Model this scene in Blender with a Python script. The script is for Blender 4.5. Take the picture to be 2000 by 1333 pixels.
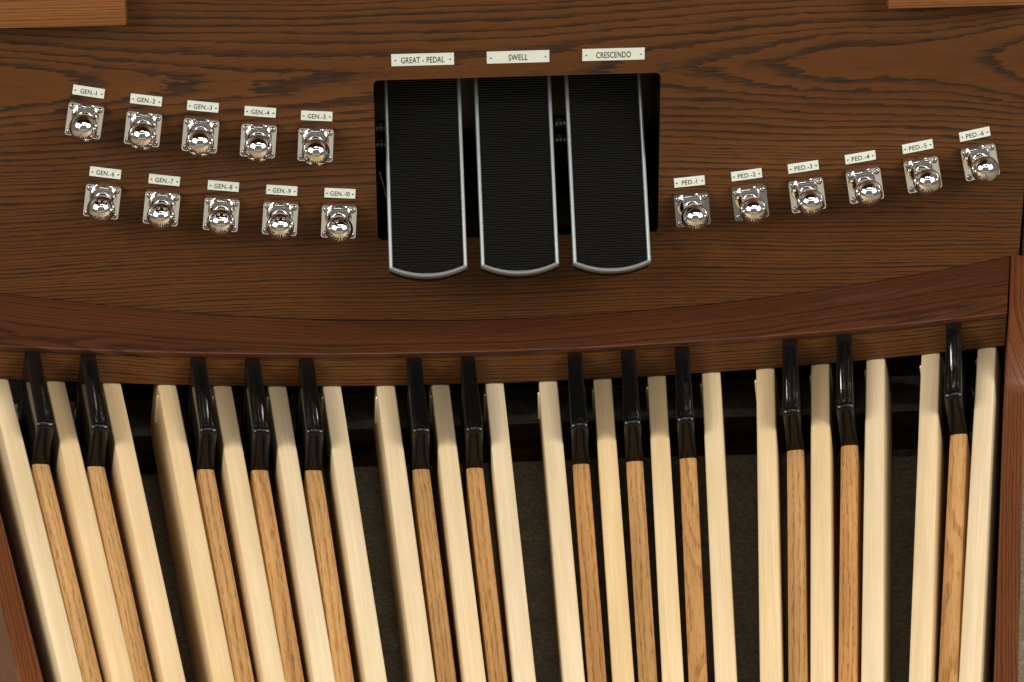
import bpy, bmesh, math, random
from mathutils import Vector, Matrix
random.seed(7)
for o in list(bpy.data.objects): bpy.data.objects.remove(o)
C = bpy.context.scene.collection
SC = bpy.context.scene
FZ = 0.14                                   # height of the natural pedals' front edge above the floor
# ------------------------------------------------------------------ camera
def mcol(x, y, z, loc):
    return Matrix(((x[0], y[0], z[0], loc[0]), (x[1], y[1], z[1], loc[1]), (x[2], y[2], z[2], loc[2]), (0, 0, 0, 1)))
PITCH, YAW, ROLL = 0.493806, 0.050832, -0.006929
fw = Vector((math.sin(YAW)*math.cos(PITCH), math.cos(YAW)*math.cos(PITCH), -math.sin(PITCH)))
rt = Vector((math.cos(YAW), -math.sin(YAW), 0)); up = rt.cross(fw)
r2 = math.cos(ROLL)*rt + math.sin(ROLL)*up; u2 = -math.sin(ROLL)*rt + math.cos(ROLL)*up
cd = bpy.data.cameras.new('camera'); cam = bpy.data.objects.new('camera', cd); C.objects.link(cam)
cd.sensor_width = 36; cd.lens = 6209.7/2000*36; cd.clip_end = 100
cam.matrix_world = mcol(r2, u2, -fw, (-0.14693, -3.30675, 1.84168 + FZ))
SC.camera = cam
# ------------------------------------------------------------------ light
w = bpy.data.worlds.new('World'); SC.world = w; w.use_nodes = True
bg = w.node_tree.nodes['Background']; bg.inputs['Color'].default_value = (1.0, 0.95, 0.87, 1); bg.inputs['Strength'].default_value = 0.17
def lamp(name, loc, target, sx, sy, power, col=(1, .93, .80)):
    ld = bpy.data.lights.new(name, 'AREA'); ld.shape = 'RECTANGLE'; ld.size = sx; ld.size_y = sy; ld.energy = power; ld.color = col
    o = bpy.data.objects.new(name, ld); C.objects.link(o); o.location = loc
    o.rotation_euler = (Vector(target)-Vector(loc)).to_track_quat('-Z', 'Y').to_euler(); return o
lamp('softbox_light', (-2.6, -1.90, 2.4), (-0.1, -0.1, 0.25), 2.4, 1.8, 132, (1, .965, .89))
lamp('softbox_light', (2.75, -2.10, 2.5), (0.1, -0.1, 0.25), 2.4, 1.8, 138, (1, .965, .89))
lamp('ceiling_tube_light', (0.55, -1.20, 2.9), (0.55, -1.20, 0), 2.2, 0.04, 17, (1, .97, .92))
for i in range(5):
    lamp('ceiling_panel_light', (-2.0+i*1.0, -2.5, 3.0), (-2.0+i*1.0, -2.5, 0), 0.64, 0.12, 5, (1, .97, .92))
for i in range(5):
    lamp('plate_reflection_light', (-3.1+i*1.42, -5.2, 0.80), (-3.1+i*1.42, 0, 0.80), 0.86, 1.3, 1.3, (1, .93, .80))  # added lamps with gaps between, for the chrome piston plates to mirror
SC.view_settings.view_transform = 'Standard'; SC.view_settings.look = 'None'
SC.view_settings.exposure = 0.0; SC.view_settings.gamma = 1.0; SC.view_settings.use_curve_mapping = False
SC.render.engine = 'CYCLES'
# ------------------------------------------------------------------ materials
class NT:
    def __init__(s, name):
        s.m = bpy.data.materials.new(name); s.m.use_nodes = True; s.t = s.m.node_tree
        s.b = s.t.nodes['Principled BSDF']
    def n(s, typ, **kw):
        nd = s.t.nodes.new(typ)
        for k, v in kw.items(): setattr(nd, k, v)
        return nd
    def put(s, sock, v):
        if isinstance(v, (int, float)): sock.default_value = v
        elif isinstance(v, tuple): sock.default_value = v if len(v) == len(sock.default_value) else v + (1,)
        else: s.t.links.new(v, sock)
    def M(s, op, a, b=0.0, c=None, clamp=False):
        nd = s.n('ShaderNodeMath', operation=op); nd.use_clamp = clamp
        s.put(nd.inputs[0], a); s.put(nd.inputs[1], b)
        if c is not None: s.put(nd.inputs[2], c)
        return nd.outputs[0]
    def vec(s, x, y, z):
        nd = s.n('ShaderNodeCombineXYZ')
        for i, v in enumerate((x, y, z)): s.put(nd.inputs[i], v)
        return nd.outputs[0]
    def noise(s, v, scale=1.0, detail=2.0, rough=0.5):
        nd = s.n('ShaderNodeTexNoise'); s.put(nd.inputs['Vector'], v)
        nd.inputs['Scale'].default_value = scale; nd.inputs['Detail'].default_value = detail; nd.inputs['Roughness'].default_value = rough
        return nd.outputs['Fac']
    def ramp(s, v, pts):
        nd = s.n('ShaderNodeValToRGB'); e = nd.color_ramp.elements
        while len(e) < len(pts): e.new(0.5)
        for k, (p, c) in enumerate(pts):
            e[k].position = p; c = (c, c, c) if isinstance(c, (int, float)) else c; e[k].color = (*c, 1)
        s.put(nd.inputs[0], v); return nd.outputs[0]
    def mix(s, f, a, b, mode='MIX'):
        nd = s.n('ShaderNodeMix', data_type='RGBA', blend_type=mode); s.put(nd.inputs[0], f)
        s.put(nd.inputs[6], a); s.put(nd.inputs[7], b); return nd.outputs[2]
    def bump(s, h, strength, dist):
        nd = s.n('ShaderNodeBump'); nd.inputs['Strength'].default_value = strength; nd.inputs['Distance'].default_value = dist
        s.put(nd.inputs['Height'], h); s.t.links.new(nd.outputs[0], s.b.inputs['Normal'])
    def coords(s, src, ax):
        tc = s.n('ShaderNodeTexCoord'); sp = s.n('ShaderNodeSeparateXYZ')
        s.t.links.new(tc.outputs[src], sp.inputs[0]); return [sp.outputs[i] for i in ax]
    def rnd(s): return s.n('ShaderNodeObjectInfo').outputs['Random']
def setp(k, **kw):
    for a, v in kw.items(): k.put(k.b.inputs[a.replace('_', ' ')], v)

def oak(name, light, dark, ax=(0, 2, 1), src='Object', spacing=.0062, b0=0.0, d0=.10, damp=.035, seed=0.0, pore=.55, ringc=.75, wob=.03, rough=.4, coat=.25, vary=0.0, bumpk=.25, alow=1.2, tint=None, quad=0.0, j2k=.55, spec=.3):
    k = NT(name); a, b, c = k.coords(src, ax)
    if vary:
        R = k.rnd(); a = k.M('ADD', a, k.M('MULTIPLY', R, 31.0)); b = k.M('ADD', b, k.M('MULTIPLY', k.M('SUBTRACT', R, .5), vary))
    w1 = k.noise(k.vec(k.M('MULTIPLY', a, alow), k.M('MULTIPLY', b, 2.2), seed), 1.0, 3, .5)
    dn = k.noise(k.vec(k.M('MULTIPLY', a, alow*1.3), seed+4.7, 1.3), 1.0, 2, .5)
    d = k.M('ADD', d0, k.M('MULTIPLY', k.M('SUBTRACT', dn, .5), damp*2))
    if quad: d = k.M('SUBTRACT', d, k.M('MULTIPLY', k.M('MULTIPLY', a, a), quad))
    bb = k.M('ADD', k.M('SUBTRACT', b, b0), k.M('MULTIPLY', k.M('SUBTRACT', w1, .5), wob))
    r = k.M('SQRT', k.M('ADD', k.M('MULTIPLY', bb, bb), k.M('MULTIPLY', d, d)))
    j1 = k.noise(k.vec(k.M('MULTIPLY', a, 5), k.M('MULTIPLY', b, 45), seed+2), 1, 3, .6)
    j2 = k.noise(k.vec(k.M('MULTIPLY', a, 38), k.M('MULTIPLY', b, 260), seed+9), 1, 2, .6)
    r = k.M('ADD', r, k.M('ADD', k.M('MULTIPLY', k.M('SUBTRACT', j1, .5), spacing*1.2), k.M('MULTIPLY', k.M('SUBTRACT', j2, .5), spacing*j2k)))
    t = k.M('DIVIDE', r, spacing)
    t = k.M('ADD', t, k.M('MULTIPLY', k.noise(k.vec(k.M('MULTIPLY', t, .24), seed, 0), 1, 2, .5), 3.6))
    ring = k.ramp(k.M('FRACT', t), [(0, .0), (.05, 1.0), (.22, .85), (.45, .18), (1, 0.0)])
    p1 = k.noise(k.vec(k.M('MULTIPLY', a, 42), k.M('MULTIPLY', b, 1000), k.M('MULTIPLY', c, 600)), 1, 2, .55)
    pores = k.ramp(p1, [(.50, 0.0), (.63, 1.0)])
    fib = k.noise(k.vec(k.M('MULTIPLY', a, 12), k.M('MULTIPLY', b, 420), k.M('MULTIPLY', c, 300)), 1, 3, .6)
    dk = k.M('MULTIPLY', k.M('MULTIPLY', ring, ringc), k.M('ADD', .40, k.M('MULTIPLY', fib, 1.1)))
    dk = k.M('ADD', dk, k.M('MULTIPLY', k.M('MULTIPLY', pores, pore), k.M('ADD', .30, k.M('MULTIPLY', ring, .7))))
    dk = k.M('ADD', dk, k.M('MULTIPLY', k.M('SUBTRACT', fib, .5), .45), clamp=True)
    big = k.noise(k.vec(k.M('MULTIPLY', a, 2.0), k.M('MULTIPLY', b, 9), seed+6), 1, 3, .55)
    col = k.mix(dk, light, dark)
    if tint: col = k.mix(k.M('MULTIPLY', k.rnd(), .8), col, k.mix(1.0, col, tint, 'MULTIPLY'))
    k.put(k.b.inputs['Base Color'], k.mix(1.0, col, k.ramp(big, [(.3, .78), (.7, 1.12)]), 'MULTIPLY'))
    k.put(k.b.inputs['Roughness'], k.M('ADD', rough, k.M('MULTIPLY', dk, .12)))
    setp(k, Coat_Weight=coat, Coat_Roughness=.18, Specular_IOR_Level=spec)
    k.bump(k.M('MULTIPLY', dk, -1.0), bumpk, .0006)
    return k.m
def scuff(mat):
    k = NT.__new__(NT); k.m = mat; k.t = mat.node_tree; k.b = k.t.nodes['Principled BSDF']
    a, b, c = k.coords('UV', (0, 1, 2))
    n = k.noise(k.vec(k.M('ADD', k.M('MULTIPLY', a, 7), k.M('MULTIPLY', b, -30)), k.M('ADD', k.M('MULTIPLY', b, 34), k.M('MULTIPLY', a, 3)), 2.2), 1, 3, .6)
    m = k.M('MULTIPLY', k.ramp(n, [(.57, 0.), (.72, 1.)]), k.ramp(a, [(.18, 0.), (.42, 1.)]))
    n2 = k.noise(k.vec(k.M('MULTIPLY', a, 60), k.M('MULTIPLY', b, 60), 0.), 1, 4, .7)
    old = k.b.inputs['Base Color'].links[0].from_socket
    k.put(k.b.inputs['Base Color'], k.mix(k.M('MULTIPLY', k.M('MULTIPLY', m, .07), n2), old, (.42, .36, .30)))
def maple(name):
    k = NT(name); a, b, c = k.coords('Object', (1, 0, 2)); R = k.rnd()
    a2 = k.M('ADD', a, k.M('MULTIPLY', R, 37.0)); b2 = k.M('ADD', b, k.M('MULTIPLY', R, 3.0))
    f1 = k.noise(k.vec(k.M('MULTIPLY', a2, 7), k.M('MULTIPLY', b2, 420), k.M('MULTIPLY', c, 260)), 1, 3, .6)
    f2 = k.noise(k.vec(k.M('MULTIPLY', a2, 2.2), k.M('MULTIPLY', b2, 60), k.M('MULTIPLY', c, 40)), 1, 3, .55)
    fl = k.ramp(k.noise(k.vec(k.M('MULTIPLY', a2, 230), k.M('MULTIPLY', b2, 900), k.M('MULTIPLY', c, 900)), 1, 1, .5), [(.60, 0.), (.74, 1.)])
    col = k.mix(k.ramp(f2, [(.3, 0.), (.75, 1.)]), (.75, .625, .425), (.665, .52, .315))
    col = k.mix(k.M('MULTIPLY', k.ramp(f1, [(.35, 0.), (.7, 1.)]), .30), col, (.50, .34, .16))
    col = k.mix(k.M('MULTIPLY', fl, .14), col, (.40, .25, .11))
    col = k.mix(R, col, k.mix(1.0, col, (1.0, .90, .74), 'MULTIPLY'))
    sm = k.noise(k.vec(k.M('MULTIPLY', a2, 5), k.M('MULTIPLY', b2, 25), k.M('MULTIPLY', c, 25)), 1, 4, .6)
    col = k.mix(1.0, col, k.ramp(sm, [(.3, .94), (.62, 1.02)]), 'MULTIPLY')
    R2 = k.M('FRACT', k.M('MULTIPLY', R, 7.31))
    col = k.mix(k.M('MULTIPLY', R2, .7), col, k.mix(1.0, col, (1.02, 1.04, 1.12), 'MULTIPLY'))
    setp(k, Base_Color=col, Roughness=k.M('ADD', .33, k.M('MULTIPLY', fl, .15)), Coat_Weight=.15, Coat_Roughness=.2)
    k.bump(fl, .25, .0003)
    return k.m
def plain(name, col, rough, metal=0.0, coat=0.0, nz=0.0, nscale=400, bumpk=0.0):
    k = NT(name); setp(k, Base_Color=col, Roughness=rough, Metallic=metal, Coat_Weight=coat, Coat_Roughness=.05)
    if nz or bumpk:
        a, b, c = k.coords('Object', (0, 1, 2)); n = k.noise(k.vec(a, b, c), nscale, 3, .6)
        if nz: k.put(k.b.inputs['Base Color'], k.mix(1.0, col, k.ramp(n, [(.3, 1-nz), (.7, 1+nz)]), 'MULTIPLY'))
        if bumpk: k.bump(n, bumpk, .0004)
    return k.m
PANEL_L, PANEL_D = (.103, .0345, .0062), (.0165, .0076, .0030)
MAT = {}
MAT['panel'] = oak('stained_oak_panel', PANEL_L, PANEL_D, (0, 2, 1), b0=.372+FZ, d0=.115, damp=.012, quad=.048, seed=3.1, spacing=.0046, ringc=.85, wob=.045, coat=.06, rough=.46)
MAT['board'] = oak('stained_oak_toe_board', PANEL_L, PANEL_D, (0, 1, 2), 'UV', b0=.16, d0=.05, seed=8.4, spacing=.0046, alow=1.6, ringc=.85, coat=.08)
MAT['cap'] = oak('stained_oak_cap', (.076, .0225, .0066), (.026, .0090, .0035), (0, 1, 2), 'UV', b0=.02, d0=.03, damp=.045, seed=12.7, spacing=.0075, pore=.3, ringc=1.0, rough=.40, coat=.12, bumpk=.12, alow=1.5)
MAT['cheek'] = oak('red_oak_cheek', (.150, .043, .0118), (.050, .0150, .0055), (0, 1, 2), 'UV', b0=.07, d0=.02, damp=.006, seed=5.2, spacing=.0040, pore=.4, rough=.36, coat=.22, bumpk=.9, wob=.012)
MAT['trim'] = oak('golden_oak_trim', (.215, .078, .021), (.085, .030, .0095), (0, 2, 1), b0=.2+FZ, d0=.05, damp=.005, seed=21.0, spacing=.0034, rough=.35, wob=.008)
MAT['oak'] = oak('natural_oak', (.86, .555, .250), (.45, .235, .088), (1, 0, 2), b0=.05, d0=.03, seed=1.9, spacing=.0060, pore=1.0, ringc=.45, vary=.25, rough=.42, coat=.15, wob=.01, tint=(1.06, .90, .78), bumpk=.35)
scuff(MAT['cap'])
MAT['maple'] = maple('white_maple')
MAT['pin2'] = plain('satin_brass_pin', (.75, .62, .38), .3, .5)
MAT['black'] = plain('black_lacquer', (.0035, .0035, .0033), .06)
MAT['black'].node_tree.nodes['Principled BSDF'].inputs['Specular IOR Level'].default_value = .32
MAT['chrome'] = plain('chrome', (.80, .78, .75), .03, 1.0)
MAT['plate'] = plain('stamped_chrome_plate', (.80, .77, .71), .045, 1.0, bumpk=.02, nscale=22)
MAT['chromeb'] = plain('satin_screw_steel', (.30, .29, .27), .22, 1.0)
MAT['silver'] = plain('satin_silver_rim', (.30, .325, .325), .40, .55, bumpk=.10, nscale=2500)
MAT['rubber'] = plain('black_rubber', (.0028, .0028, .0027), .34, nz=.25, nscale=900)
MAT['rubber'].node_tree.nodes['Principled BSDF'].inputs['Specular IOR Level'].default_value = .40
MAT['ivory'] = plain('ivory_label_plastic', (.64, .675, .595), .4, nz=.03, nscale=60)
MAT['ink'] = plain('black_engraving', (.012, .012, .012), .6)
MAT['well'] = plain('black_well_paint', (.004, .004, .004), .25)
MAT['wellwood'] = oak('dark_well_wood', (.030, .018, .011), (.012, .008, .005), (0, 2, 1), seed=2.2, rough=.6, coat=0)
MAT['felt'] = plain('grey_felt', (.22, .19, .155), .95, nz=.6, nscale=700, bumpk=1.0)
MAT['rail'] = oak('dark_rail_wood', (.050, .022, .010), (.02, .010, .006), (0, 2, 1), seed=6.6, rough=.5, coat=0)
def floor_mat():
    k = NT('grey_concrete'); a, b, c = k.coords('Object', (0, 1, 2)); v = k.vec(a, b, c)
    n1 = k.noise(v, 22, 5, .7); n2 = k.noise(v, 150, 5, .8); n3 = k.noise(v, 70, 2, .6)
    col = k.mix(n1, (.105, .082, .048), (.33, .272, .180))
    col = k.mix(1.0, col, k.ramp(n2, [(.34, .45), (.66, 1.45)]), 'MULTIPLY')
    col = k.mix(k.ramp(n3, [(.68, 0.), (.74, .55)]), col, (.06, .05, .038))
    setp(k, Base_Color=col, Roughness=.85); k.bump(n2, .5, .002); return k.m
MAT['floor'] = floor_mat()
# ------------------------------------------------------------------ builders
def link(name, me, mat=None, parent=None, mw=None, smooth=False):
    o = bpy.data.objects.new(name, me); C.objects.link(o)
    if mat and not me.materials: me.materials.append(MAT[mat])
    if parent is not None: o.parent = parent
    if mw is not None: o.matrix_local = mw
    return o
def finish(bm, name, smooth=None):
    bmesh.ops.recalc_face_normals(bm, faces=bm.faces)
    me = bpy.data.meshes.new(name); bm.to_mesh(me); bm.free()
    if smooth is not None:
        for p in me.polygons: p.use_smooth = True
        me.set_sharp_from_angle(angle=math.radians(smooth))
    return me
def thing(name, label, cat, group=None, mw=None):
    o = bpy.data.objects.new(name, None); C.objects.link(o); o.empty_display_size = .02
    if mw is not None: o.matrix_world = mw
    o['label'] = label; o['category'] = cat
    if group: o['group'] = group
    return o
def tag(o, label, cat, group=None):
    o['label'] = label; o['category'] = cat
    if group: o['group'] = group
    return o
def box_bm(x0, x1, y0, y1, z0, z1, bev=0.0, seg=2):
    bm = bmesh.new(); bmesh.ops.create_cube(bm, size=1)
    for v in bm.verts: v.co = Vector((x0+(v.co.x+.5)*(x1-x0), y0+(v.co.y+.5)*(y1-y0), z0+(v.co.z+.5)*(z1-z0)))
    if bev: bmesh.ops.bevel(bm, geom=list(bm.edges), offset=bev, segments=seg, affect='EDGES', profile=.5)
    return bm
def box(name, x0, x1, y0, y1, z0, z1, mat, parent, bev=.001):
    return link(name, finish(box_bm(x0, x1, y0, y1, z0, z1, bev), name, 40), mat, parent)
def lathe(prof, n=40, axis='z'):
    bm = bmesh.new(); rings = []
    for (r, h) in prof:
        if r < 1e-6: rings.append([bm.verts.new((0, 0, h))])
        else: rings.append([bm.verts.new((r*math.cos(2*math.pi*i/n), r*math.sin(2*math.pi*i/n), h)) for i in range(n)])
    for A, B in zip(rings, rings[1:]):
        for i in range(n):
            j = (i+1) % n
            if len(A) == 1 and len(B) > 1: bm.faces.new((A[0], B[j], B[i]))
            elif len(B) == 1 and len(A) > 1: bm.faces.new((A[i], A[j], B[0]))
            elif len(A) > 1: bm.faces.new((A[i], A[j], B[j], B[i]))
    return bm
def loft(sections, cap=True):
    bm = bmesh.new(); R = [[bm.verts.new(p) for p in s] for s in sections]
    for A, B in zip(R, R[1:]):
        n = len(A)
        for i in range(n): bm.faces.new((A[i], A[(i+1) % n], B[(i+1) % n], B[i]))
    if cap: bm.faces.new(R[0]); bm.faces.new(R[-1])
    return bm
def rrect(w, h, r, n=5):
    pts = []
    for cx, cy, a0 in ((w/2-r, h/2-r, 0), (-w/2+r, h/2-r, 90), (-w/2+r, -h/2+r, 180), (w/2-r, -h/2+r, 270)):
        for i in range(n+1):
            a = math.radians(a0+90*i/n); pts.append((cx+r*math.cos(a), cy+r*math.sin(a)))
    return pts
# ------------------------------------------------------------------ floor
me = bpy.data.meshes.new('floor'); me.from_pydata([(-6, -7, 0), (6, -7, 0), (6, 4, 0), (-6, 4, 0)], [], [(0, 1, 2, 3)])
fl = link('floor', me, 'floor'); fl['kind'] = 'structure'
# ------------------------------------------------------------------ console
YP = .078                                                   # front of the kneeboard
con = thing('organ_console', 'dark stained oak organ console kneeboard with cut-out for three foot shoes', 'organ console', mw=Matrix.Translation((0, YP, 0)))
Tinv = Matrix.Translation((0, -YP, 0))
def cpart(name, me, mat, parent=None):
    o = link(name, me, mat, parent or con); o.matrix_local = Tinv if parent is None else Matrix.Identity(4); return o
def cbox(name, x0, x1, y0, y1, z0, z1, mat, bev=.001): return cpart(name, finish(box_bm(x0, x1, y0, y1, z0, z1, bev), name, 40), mat)
OX0, OX1, OZ0, OZ1 = -.1333, .2003, .1592+FZ, .3651+FZ
bm = bmesh.new()
def led(x): return FZ+.0478+(RR0*math.atan2(x, YP+RR0))**2/(2*2.818681)+.0004
RR0 = 2.836767
outer = [(-.80+1.4375*i/48, led(-.80+1.4375*i/48)) for i in range(49)] + [(.6375, .72+FZ), (-.80, .72+FZ)]
inner = [(x+(OX0+OX1)/2, z+(OZ0+OZ1)/2) for x, z in rrect(OX1-OX0, OZ1-OZ0, .0058, 6)]
es = []
for loop in (outer, inner):
    vs = [bm.verts.new((x, YP, z)) for x, z in loop]
    es += [bm.edges.new((vs[i], vs[(i+1) % len(vs)])) for i in range(len(vs))]
bmesh.ops.triangle_fill(bm, edges=es, use_beauty=True)
r = bmesh.ops.extrude_face_region(bm, geom=list(bm.faces))
bmesh.ops.translate(bm, vec=(0, .020, 0), verts=[v for v in r['geom'] if isinstance(v, bmesh.types.BMVert)])
kb = cpart('kneeboard', finish(bm, 'kneeboard'), 'panel'); kb.data.materials.append(MAT['well'])
for p in kb.data.polygons:
    c = p.center
    if abs(p.normal.y) < .5 and OX0-.002 < c.x < OX1+.002 and OZ0-.002 < c.z < OZ1+.002: p.material_index = 1
# end panel beyond a shadow gap, trim blocks, key desk above
cbox('end_panel', .6415, .668, YP+.004, YP+.50, 0.0, .72+FZ, 'panel', .002)
cbox('end_panel', -.830, -.8035, YP+.004, YP+.50, 0.0, .72+FZ, 'panel', .002)
cbox('trim_block', -.80, -.4100, .043, YP-.0003, .4565+FZ, .4890+FZ, 'trim', .0008)
cbox('trim_block', .4563, .6375, .043, YP-.0003, .4518+FZ, .4845+FZ, 'trim', .0008)
cbox('key_desk', -.83, .668, -.15, YP+.46, .7205+FZ, .78+FZ, 'panel', .003)
cbox('light_block_base', -.80, .6375, .156, .170, .001, .1545, 'wellwood', 0)  # unseen board added to keep light from coming in under the kneeboard
cbox('light_block_back', -.80, .6375, YP+.470, YP+.490, .001, .7195+FZ, 'wellwood', 0)  # unseen board added to stop light leaking through from the rear
# the well behind the cut-out
cbox('well_back', OX0-.03, OX1+.03, .245, .255, .10+FZ, .42+FZ, 'well', 0)
cbox('well_side', OX0-.014, OX0-.0045, YP+.0205, .2445, .10+FZ, .42+FZ, 'well', 0)
cbox('well_side', OX1+.0045, OX1+.014, YP+.0205, .2445, .10+FZ, .42+FZ, 'well', 0)
cbox('well_board', OX0-.004, OX1+.004, .150, .163, .10+FZ, .1745+FZ, 'wellwood', .001)
cbox('well_floor', OX0-.004, OX1+.004, YP+.0205, .1495, .10+FZ, .118+FZ, 'wellwood', .001)
cbox('well_board', OX0-.004, OX1+.004, YP+.0205, .0985, .1185+FZ, .1560+FZ, 'wellwood', .001)
def pinrow(x0, n, z, y=.170):
    strip = cbox('connector_strip', x0-.006, x0+(n-1)*.0046+.006, y, y+.006, z-.006, z+.006, 'well', .0005)
    pm = finish(lathe([(0, .0040), (.0012, .0037), (.0016, .0026), (.0016, 0)], 10), 'pin', 60)
    for i in range(n):
        q = link('pin', pm, 'pin', strip); q.matrix_local = Matrix.Translation((x0+i*.0046, y-.0002, z)) @ Matrix.Rotation(math.pi/2, 4, 'X')
MAT['pin'] = plain('tinned_pins', (.88, .80, .70), .4, .0)
for x0 in (-.1300, .0855):
    for z in (.2634, .2420): pinrow(x0, 3, z+FZ)
def tube(pts, rad, n=8):
    bm = bmesh.new(); R = []
    for i, p in enumerate(pts):
        t = (Vector(pts[min(i+1, len(pts)-1)])-Vector(pts[max(i-1, 0)])).normalized()
        a = t.orthogonal().normalized(); b = t.cross(a)
        R.append([bm.verts.new(Vector(p)+rad*(math.cos(2*math.pi*k/n)*a+math.sin(2*math.pi*k/n)*b)) for k in range(n)])
    for A, B in zip(R, R[1:]):
        for i in range(n): bm.faces.new((A[i], A[(i+1) % n], B[(i+1) % n], B[i]))
    bm.faces.new(R[0]); bm.faces.new(R[-1]); return bm
cpart('wire', finish(tube([(-.1290, .150, .215+FZ), (-.1265, .150, .205+FZ), (-.1235, .150, .193+FZ), (-.1222, .151, .180+FZ)], .0007), 'wire', 60), 'pin')
# ------------------------------------------------------------------ pedalboard geometry
RR, RC, DL, SL = 2.836767, 2.818681, .0227198, .0139832
def conc(th): return (RR*th)**2/(2*RC)
def arc(th, out): return Vector(((RR+out)*math.sin(th), (RR+out)*math.cos(th)-RR, 0))
def key_matrix(i, off):
    th = (i-9)*DL; s = RR*th; A = Vector((RR*math.sin(th), RR*math.cos(th)-RR, conc(th)+FZ))
    t = th+off*.001; D = Vector((-math.sin(t), -math.cos(t), -SL)).normalized(); ph = s/RC
    X = Vector((math.cos(t)*math.cos(ph), -math.sin(t)*math.cos(ph), math.sin(ph)))
    X = (X-D*X.dot(D)).normalized(); N = X.cross(-D)
    return mcol(X, -D, N, A)
pb = thing('pedalboard_frame', 'dark oak concave pedalboard frame with curved toe board and red oak cheeks', 'pedalboard', mw=Matrix.Translation((0, 0, 0)))
TH0, TH1, NS = -.2300, .2117, 72
BH = .0478
def arcsweep(name, prof, mat, uvfun, th0=TH0, th1=TH1, concave=True, smooth=30):
    """sweep a (out, height) outline along the pedalboard's arc; the heights follow its concave rise"""
    secs = []; uvs = []
    for k in range(NS+1):
        th = th0+(th1-th0)*k/NS; sec = []
        for (o, h) in prof:
            q = arc(th, o if not callable(o) else 0)
            if callable(o): q = o(th)
            sec.append(Vector((q.x, q.y, h+FZ+(conc(th) if concave else 0))))
        secs.append(sec)
    bm = loft(secs); uvl = bm.loops.layers.uv.new('UVMap')
    for f in bm.faces:
        for l in f.loops: l[uvl].uv = uvfun(l.vert.co)
    return link(name, finish(bm, name, smooth), mat, pb)
def uv_face(co): th = math.atan2(co.x, co.y+RR); return (RR*th, co.z-conc(th)-FZ-(math.hypot(co.x, co.y+RR)-RR))
arcsweep('toe_board', [(.0030, .0015), (.0020, .0025), (.0020, BH-.0072), (.0200, BH-.0072), (.0200, .0015)], 'board', uv_face)
def yback(y): return lambda th: Vector(((RR+y)*math.tan(th), y, 0))
def uv_cap(co): th = math.atan2(co.x, co.y+RR); return (co.x, co.y+co.z-conc(th)-FZ)
bt = BH-.007
arcsweep('toe_board_cap', [(-.0002, bt), (-.0006, bt+.0006), (-.0006, BH-.0012), (.0002, BH-.0003), (.0012, BH), (yback(YP-.0006), BH), (yback(YP-.0006), bt)], 'cap', uv_cap, smooth=35)
# rail with felt behind the pedal toes
box('rear_rail', -.72, .60, .0640, .0755, .0005, .0485, 'rail', pb)
box('rear_rail_lip', -.72, .60, .0560, .0637, .0005, .0225, 'rail', pb)
box('felt_strip', -.72, .60, .0640, .1500, .0490, .0520, 'felt', pb, .001)
# cheeks
def cheek(name, inner0, inner1, side, prof, yb):
    a, b = Vector(inner0), Vector(inner1); d = (b-a).normalized(); n = Vector((d.y, -d.x)) if side > 0 else Vector((-d.y, d.x))
    if n.x*side < 0: n = -n
    secs = []
    T = .0235
    for (y, z) in prof:
        t = (y-a.y)/(b.y-a.y); p = a+(b-a)*t
        o = [(0, .012), (0, z-.003), (.001, z-.0008), (.003, z), (T-.003, z), (T-.001, z-.0008), (T, z-.003), (T, .012)]
        secs.append([Vector((p.x+n.x*u, p.y+n.y*u, h)) for u, h in o])
    bm = loft(secs); uvl = bm.loops.layers.uv.new('UVMap'); dd = (b-a).normalized()
    for f in bm.faces:
        for l in f.loops:
            q = Vector((l.vert.co.x, l.vert.co.y))-a; l[uvl].uv = (q.dot(dd)+side*3.0, q.dot(n)+l.vert.co.z*.7)
    return link(name, finish(bm, name, 40), 'cheek', pb)
prof = [(.0765, .115), (-.048, .115)]
for i in range(1, 13):
    t = i/12; prof.append((-.050-.108*t, .115-.056*(.25*t+.75*t*t)))
prof += [(-.164, .0575)]
prof += [(-.50, .0555), (-.80, .051)]
prof = [(y, z+FZ) for y, z in prof]
cheek('cheek', (.6113, 0.0), (.4583, -.7325), 1, prof, 0)
cheek('cheek', (-.6265, 0.0), (-.4806, -.6659), -1, prof, 0)
box('heel_rail', -.47, .43, -.815, -.790, .012, .095, 'cheek', pb, .002)
# ------------------------------------------------------------------ natural pedals
def natural_mesh():
    W, H, n = .0111, .082, 8
    top = [(W*.985*math.cos(math.pi*i/n)*1.0, 0) for i in range(n+1)]
    sec = []
    r = .0022
    for i in range(5): a = math.radians(90*i/4); sec.append((W-r+r*math.cos(a), -r*.75+r*math.sin(a)-.0006))
    m = len(sec)
    crown = [(x*(W-r), .0010*(1-x*x)+r*.25-.0006) for x in (.66, .33, 0, -.33, -.66)]
    full = sec + crown + [(-x, z) for x, z in reversed(sec)] + [(-W, -H+.002), (-W+.002, -H), (W-.002, -H), (W, -H+.002)]
    ys = [.040, .0385] + [.0385-.055*k for k in range(1, 15)] + [-.785]
    secs = []
    for j, y in enumerate(ys):
        e = .985 if j in (0, len(ys)-1) else 1.0
        secs.append([Vector((x*e, y, z if z > -.07 else z)) for x, z in full])
    return finish(loft(secs), 'natural_pedal', 50)
NO = [3.0, 1.6, .2, 2.2, 1.0, .6, -2.5, 0, -1.9, -2.6, -1.4, -1.2, -.9, -6.3, 1.6, .6, -.4, 3.3, 3.9]
ORD = ['first', 'second', 'third', 'fourth', 'fifth', 'sixth', 'seventh', 'eighth', 'ninth', 'tenth']
gp = finish(lathe([(0, -.004), (.0012, -.0043), (.0019, -.006), (.0019, -.040), (0, -.040)], 14), 'guide_pin', 60)
nm = natural_mesh(); nm.materials.append(MAT['maple'])
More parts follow.
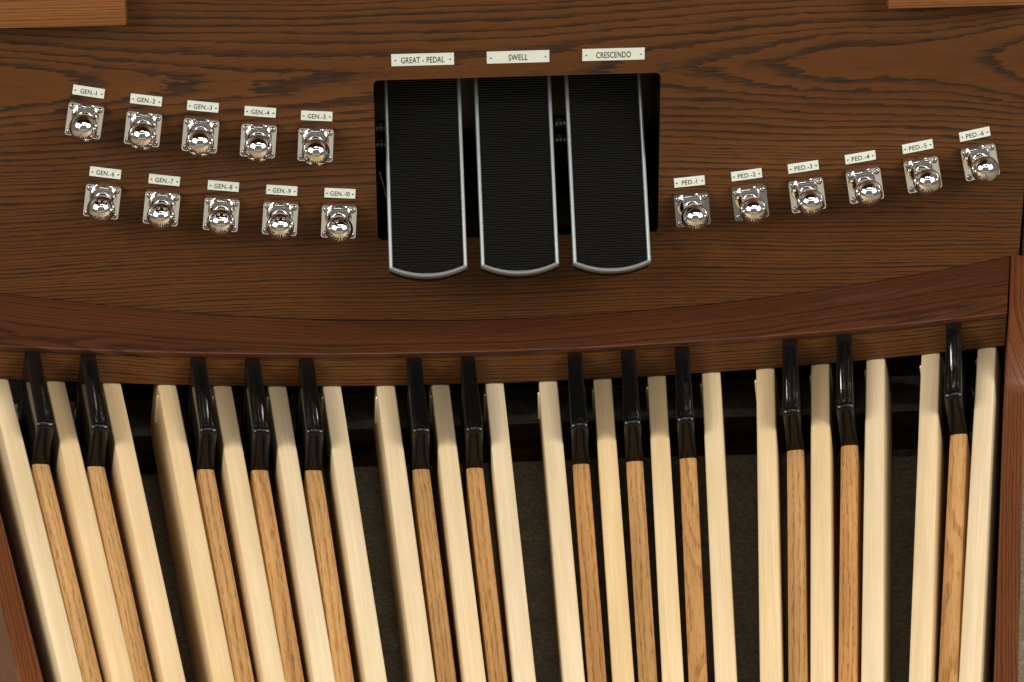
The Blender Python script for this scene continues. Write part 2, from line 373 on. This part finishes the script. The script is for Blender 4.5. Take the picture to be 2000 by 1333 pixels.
for i in range(19):
    if i < 9: lab = '%s pale maple natural pedal counted from the cheek on the GEN. piston side' % ORD[i]
    elif i == 9: lab = 'pale maple natural pedal in the exact middle, tenth from either cheek'
    else: lab = '%s pale maple natural pedal counted from the cheek on the PED. piston side' % ORD[18-i]
    o = link('natural_pedal', nm); o.matrix_world = key_matrix(i, NO[i]); tag(o, lab, 'pedal key', 'maple natural pedals')
    q = link('guide_pin', gp, 'pin2', o); q.location = (-.0118, -.0130, 0)
# ------------------------------------------------------------------ sharp pedals
def sharp_body():
    W, H = .0097, .062
    full = [(W, -.0012), (W-.0012, 0), (W*.4, .0006), (-W*.4, .0006), (-W+.0012, 0), (-W, -.0012), (-W, -H), (W, -H)]
    ys = [-.1468] + [-.18-.06*k for k in range(0, 10)] + [-.785]
    return finish(loft([[Vector((x, y, z-.025)) for x, z in full] for y in ys]), 'oak_shank', 40)
def sharp_cap():
    # side outline from the toe end, over the top, round the nose and down the front face
    P = [(-.0020, -.0780, .0088), (-.0020, .0405, .0088), (-.0026, .0422, .0088), (-.0042, .0432, .0088)]
    L0, h0, L1, h1 = -.0042, .0432, -.1390, .0292
    for k in range(1, 9): t = k/8; P.append((L0+(L1-L0)*t, h0+(h1-h0)*t-.0008*math.sin(math.pi*t), .0088+.0009*t))
    r = .0075
    for k in range(1, 9):
        a = math.radians(96*k/8); P.append((L1-r*math.sin(a), h1-r+r*math.cos(a), .0097))
    for k in range(1, 8):
        t = k/7; P.append((-.14645+.0016*math.sin(math.pi*t)*.8, .0205+(-.0235-.0205)*t, .0097+.0003*t))
    P.append((-.1464, -.0780, .0097))
    bm = bmesh.new(); rows = []
    # cross rows: rounded shoulders made by insetting the outline
    ce = Vector((-.07, .005))
    cols = [(u, .0044*(1-math.sqrt(max(0, 1-abs(u)**3.2)))) for u in (-1, -.985, -.95, -.87, -.72, -.45, 0, .45, .72, .87, .95, .985, 1)]
    n = len(P)
    for i, (y, z, wd) in enumerate(P):
        a = Vector(P[max(i-1, 0)][:2]); b = Vector(P[min(i+1, n-1)][:2]); tdir = (b-a).normalized(); nor = Vector((tdir.y, -tdir.x))
        if nor.dot(Vector((y, z))-ce) > 0: nor = -nor
        k = 1.0 if 2 <= i < n-1 else .6
        if i < 2: k = .3
        row = []
        for (u, ins) in cols:
            q = Vector((y, z))+nor*(ins*.62*k)
            row.append(bm.verts.new((u*wd, q.x, q.y)))
        rows.append(row)
    for A, B in zip(rows, rows[1:]):
        for i in range(len(A)-1): bm.faces.new((A[i], A[i+1], B[i+1], B[i]))
    for e in (0, -1):
        vs = [r_[e] for r_ in rows]; bm.faces.new(vs)
    bm.faces.new(rows[0]+list(reversed(rows[-1])))
    bmesh.ops.triangulate(bm, faces=[f for f in bm.faces if len(f.verts) > 4])
    return finish(bm, 'black_cap', 45)
SI = [.5, 1.5, 3.5, 4.5, 5.5, 7.5, 8.5, 10.5, 11.5, 12.5, 14.5, 15.5, 17.5]
SO = [-2.6, -.9, -.7, .5, 1.5, -1.2, -2.9, -.1, -.9, -.6, 1.2, 2.8, 5.5]
sb, sc_ = sharp_body(), sharp_cap(); sb.materials.append(MAT['oak']); sc_.materials.append(MAT['black'])
for j, (i, of) in enumerate(zip(SI, SO)):
    if j < 7: lab = '%s black-capped oak sharp pedal counted from the cheek on the GEN. piston side' % ORD[j]
    else: lab = '%s black-capped oak sharp pedal counted from the cheek on the PED. piston side' % ORD[12-j]
    t = thing('sharp_pedal', lab, 'pedal key', 'black-capped sharp pedals', key_matrix(i, of))
    link('oak_shank', sb, None, t); link('black_cap', sc_, None, t)
# ------------------------------------------------------------------ swell shoes
INC = math.radians(46)
def shoe_outline(w, L, sag, inset=0.0, n=14):
    """outline in (x, along): straight sides, bowed heel edge, going up to L"""
    hw = w/2-inset; pts = [(hw, L), (-hw, L)]
    lo = []
    R = (w*w/4+sag*sag)/(2*sag)
    for k in range(n+1):
        x = -hw+2*hw*k/n; y = -(math.sqrt(R*R-x*x)-(R-sag))+inset
        lo.append((x, y))
    return pts+lo
def extrude_outline(pts, z0, z1, bev=0.0):
    bm = bmesh.new(); A = [bm.verts.new((x, y, z0)) for x, y in pts]; f = bm.faces.new(A)
    r = bmesh.ops.extrude_face_region(bm, geom=[f]); vs = [v for v in r['geom'] if isinstance(v, bmesh.types.BMVert)]
    bmesh.ops.translate(bm, vec=(0, 0, z1-z0), verts=vs)
    if bev:
        bmesh.ops.bevel(bm, geom=[e for e in bm.edges if all(abs(v.co.z-z1) < 1e-6 for v in e.verts)], offset=bev, segments=2, affect='EDGES')
    return bm
SW, SLN, SAG = .0912, .300, .0112
def shoe_rim():
    a = shoe_outline(SW, SLN, SAG)[2:]; ins = .0043
    hw = SW/2-ins; n = len(a)
    o = [(SW/2*-1, SLN)] + a + [(SW/2, SLN)]
    R = (SW*SW/4+SAG*SAG)/(2*SAG); inn = [(-hw, SLN)]
    for k in range(n):
        x = -hw+2*hw*k/(n-1); y = -(math.sqrt(R*R-x*x)-(R-SAG))+ins*1.0; inn.append((x, y))
    inn.append((hw, SLN))
    secs = []
    for (p, q) in zip(o, inn):
        p, q = Vector(p), Vector(q); sec = []
        for (u, h) in ((0, -.0065), (0, .0010), (.18, .0024), (.5, .0032), (.82, .0024), (1, .0010), (1, -.0065)):
            v = p.lerp(q, u); sec.append(Vector((v.x, v.y, h)))
        secs.append(sec)
    return finish(loft(secs), 'rim', 28)
def shoe_tread():
    hw = SW/2-.0047; R = (SW*SW/4+SAG*SAG)/(2*SAG); pitch = .0031; bm = bmesh.new()
    def ylow(x): return -(math.sqrt(R*R-x*x)-(R-SAG))+.0056
    xs = [-hw+2*hw*k/24 for k in range(25)]; prev = None
    ystart = ylow(0); rows = []
    y = ystart
    while y < SLN:
        for dy, h in ((0, -.0024), (.34, -.0024), (.42, .0003), (.66, .0008), (.90, .0003), (.98, -.0024)): rows.append((y+dy*pitch, h))
        y += pitch
    R_ = []
    for (yy, h) in rows:
        R_.append([bm.verts.new((x, max(yy, ylow(x)), h if yy > ylow(x) else -.0024)) for x in xs])
    for A, B in zip(R_, R_[1:]):
        for i in range(len(xs)-1): bm.faces.new((A[i], A[i+1], B[i+1], B[i]))
    bmesh.ops.dissolve_degenerate(bm, dist=1e-6, edges=list(bm.edges))
    return finish(bm, 'ribbed_tread', 50)
def shoe_body():
    return finish(extrude_outline(shoe_outline(SW-.0004, SLN-.004, SAG, .0012), -.022, -.0028), 'shoe_body', 30)
tm, rm, bm_ = shoe_tread(), shoe_rim(), shoe_body()
for nme, xx, zz in (('GREAT - PEDAL', -.0759, .1596), ('SWELL', .0314, .1595), ('CRESCENDO', .1392, .1592)):
    lean = (.1445/.1) * 0
    mw = Matrix.Translation((xx, 0.0, zz+FZ)) @ Matrix.Rotation(-.004, 4, 'Z') @ Matrix.Rotation(INC, 4, 'X')
    t = thing('swell_shoe', 'ribbed black foot shoe with silver rim under the %s label' % nme, 'foot pedal', 'expression shoes', mw)
    link('shoe_body', bm_, 'rubber', t); link('rim', rm, 'silver', t)
    q = link('ribbed_tread', tm, 'rubber', t); q['kind'] = 'stuff'
# ------------------------------------------------------------------ labels
def text_mesh(s, width, cap):
    cu = bpy.data.curves.new('t', 'FONT'); cu.body = s; cu.size = 1; cu.resolution_u = 6; cu.space_character = 1.08; cu.offset = .014
    o = bpy.data.objects.new('t', cu); C.objects.link(o)
    dg = bpy.context.evaluated_depsgraph_get(); me = bpy.data.meshes.new_from_object(o.evaluated_get(dg))
    bpy.data.objects.remove(o); bpy.data.curves.remove(cu)
    xs = [v.co.x for v in me.vertices]; ys = [v.co.y for v in me.vertices]
    cx = (min(xs)+max(xs))/2; ch = .686 if True else max(ys)
    sx = width/(max(xs)-min(xs)); sy = cap/ch
    for v in me.vertices: v.co = Vector(((v.co.x-cx)*sx, (v.co.y-ch/2)*sy, 0))
    me.name = 'lettering'; return me
def plate_mesh(w, h, t):
    bm = extrude_outline([(x, y) for x, y in rrect(w, h, .0004, 2)], 0, t, .0004); return finish(bm, 'label_plate', 40)
lp_small, lp_big = plate_mesh(.0365, .0119, .0016), plate_mesh(.0725, .0148, .0016)
lscrew = finish(lathe([(.0011, 0), (.0011, .0003), (.0007, .0006), (0, .0006)], 12), 'screw', 40)
def panel_matrix(x, z, ang):
    a = math.radians(ang); ex = Vector((math.cos(a), 0, math.sin(a))); ez = Vector((-math.sin(a), 0, math.cos(a))); n = Vector((0, -1, 0))
    return mcol(ex, ez, n, (x, YP-.0002, z+FZ))
def label(txt, shown, x, z, ang, big, width, cap, lab):
    t = thing('label_plate', lab, 'label', 'engraved label plates', panel_matrix(x, z, ang))
    w = .0725 if big else .0365
    link('plate', lp_big if big else lp_small, 'ivory', t)
    o = link('lettering', text_mesh(shown, width, cap), 'ink', t); o.location = (0, -.0002, .00172); o['label'] = 'black engraved lettering %s' % txt
    for s in (-1, 1):
        q = link('screw', lscrew, 'chromeb', t); q.location = (s*(w/2-(.0046 if big else .0032)), 0, .0016)
for txt, x, wd in (('GREAT - PEDAL', -.0757, .0500), ('SWELL', .0345, .0222), ('CRESCENDO', .1450, .0402)):
    label(txt, txt, x, .3902, 0.0, True, wd, .0073, 'wide ivory label reading %s above its foot shoe' % txt)
LAB = [('GEN.-1', -461.2, 361.3, -11.2), ('GEN.-2', -395.9, 348.8, -9.0), ('GEN.-3', -331.1, 338.6, -7.6), ('GEN.-4', -265.3, 329.9, -6.2), ('GEN.-5', -200.1, 322.7, -4.4),
       ('GEN.-6', -448.9, 257.6, -9.3), ('GEN.-7', -380.9, 246.1, -8.4), ('GEN.-8', -312.5, 236.2, -6.9), ('GEN.-9', -244.4, 228.5, -5.8), ('GEN.-10', -176.3, 222.4, -4.5),
       ('PED.-1', 236.6, 224.5, 4.8), ('PED.-2', 304.3, 231.2, 7.0), ('PED.-3', 371.4, 239.3, 7.6), ('PED.-4', 438.8, 249.7, 9.0), ('PED.-5', 506.4, 261.6, 10.4), ('PED.-6', 573.4, 275.6, 11.4)]
# ------------------------------------------------------------------ toe pistons
NUM = ['', 'one', 'two', 'three', 'four', 'five', 'six', 'seven', 'eight', 'nine', 'ten']
PH = .0384
PW, OM, DN, OUT = .0408, math.radians(13.0), .0312, .0145
def block_mesh():
    """wedge block in panel axes (x, up, out): its face carries the plate"""
    c, s = math.cos(OM), math.sin(OM); h = PH/2-.0006; w = PW/2-.0006
    def face(v): return (v*c, OUT-.0012+(-v*s))         # up, out for a height v on the face
    t, b = face(h), face(-h)
    secs = []
    for x in (-w, w): secs.append([Vector((x, b[0], .0)), Vector((x, b[0], b[1])), Vector((x, t[0], t[1])), Vector((x, t[0], .0))])
    bm = loft(secs); bmesh.ops.bevel(bm, geom=list(bm.edges), offset=.0004, segments=1, affect='EDGES'); return finish(bm, 'mounting_block', 40)
plate = finish(extrude_outline(rrect(PW, PH, .0030, 5), 0, .0022, .0007), 'base_plate', 35)
boss = finish(box_bm(-.0102, .0102, -.0100, .0165, .0021, .0110, .0006, 2), 'boss', 40)
stem = finish(lathe([(.0106, .0108), (.0106, .0118), (.0098, .0126), (.0098, .0196), (.0120, .0204), (.0132, .0214), (.0126, .0226), (.0100, .0238)], 48), 'stem', 50)
KR = .0162
knob = finish(lathe([(KR*math.sin(math.pi*k/32), 0.0358-KR*math.cos(math.pi*k/32)) for k in range(33)], 64), 'knob', 60)
def screw_mesh():
    bm = lathe([(.0034, 0), (.0034, .0006), (.0029, .0013), (.0019, .0018), (.0012, .0018), (.0010, .0011), (0, .0010)], 20); return finish(bm, 'screw', 35)
scm = screw_mesh(); blk = block_mesh()
MAT['block'] = oak('stained_oak_block', (.105, .052, .032), (.04, .022, .016), (0, 1, 2), seed=14.0, spacing=.004, rough=.3, coat=.5, vary=.2)
for txt, x, z, ang in LAB:
    side = 'general' if txt[0] == 'G' else 'pedal'
    num = txt.split('-')[1]; shown = txt.replace('1', 'I')
    wd = {'GEN.-10': .0222, 'GEN.-1': .0182, 'PED.-1': .0175}.get(txt, .0203)
    label(txt, shown, x/1000, z/1000, ang, False, wd*1.04, .0057, 'small ivory label reading %s (%s) above chrome piston number %s' % (txt, side, NUM[int(num)]))
    a = math.radians(ang); px, pz = x/1000+math.sin(a)*DN, z/1000-math.cos(a)*DN
    t = thing('toe_piston', 'chrome ball toe piston number %s on square plate under the %s label' % (NUM[int(num)], txt), 'toe piston', 'chrome toe pistons', panel_matrix(px, pz, ang))
    link('mounting_block', blk, 'block', t)
    face = Matrix.Translation((0, 0, OUT-.0010)) @ Matrix.Rotation(-OM, 4, 'X')
    bp = link('base_plate', plate, 'plate', t, face)
    for sx in (-1, 1):
        for sy in (-1, 1):
            q = link('screw', scm, 'chromeb', bp); q.location = (sx*(PW/2-.0046), sy*(PH/2-.0044), .0022)
    link('boss', boss, 'chrome', t, face); link('stem', stem, 'chrome', t, face @ Matrix.Translation((0, -.0008, 0))); link('knob', knob, 'chrome', t, face @ Matrix.Translation((0, -.0008, 0)))
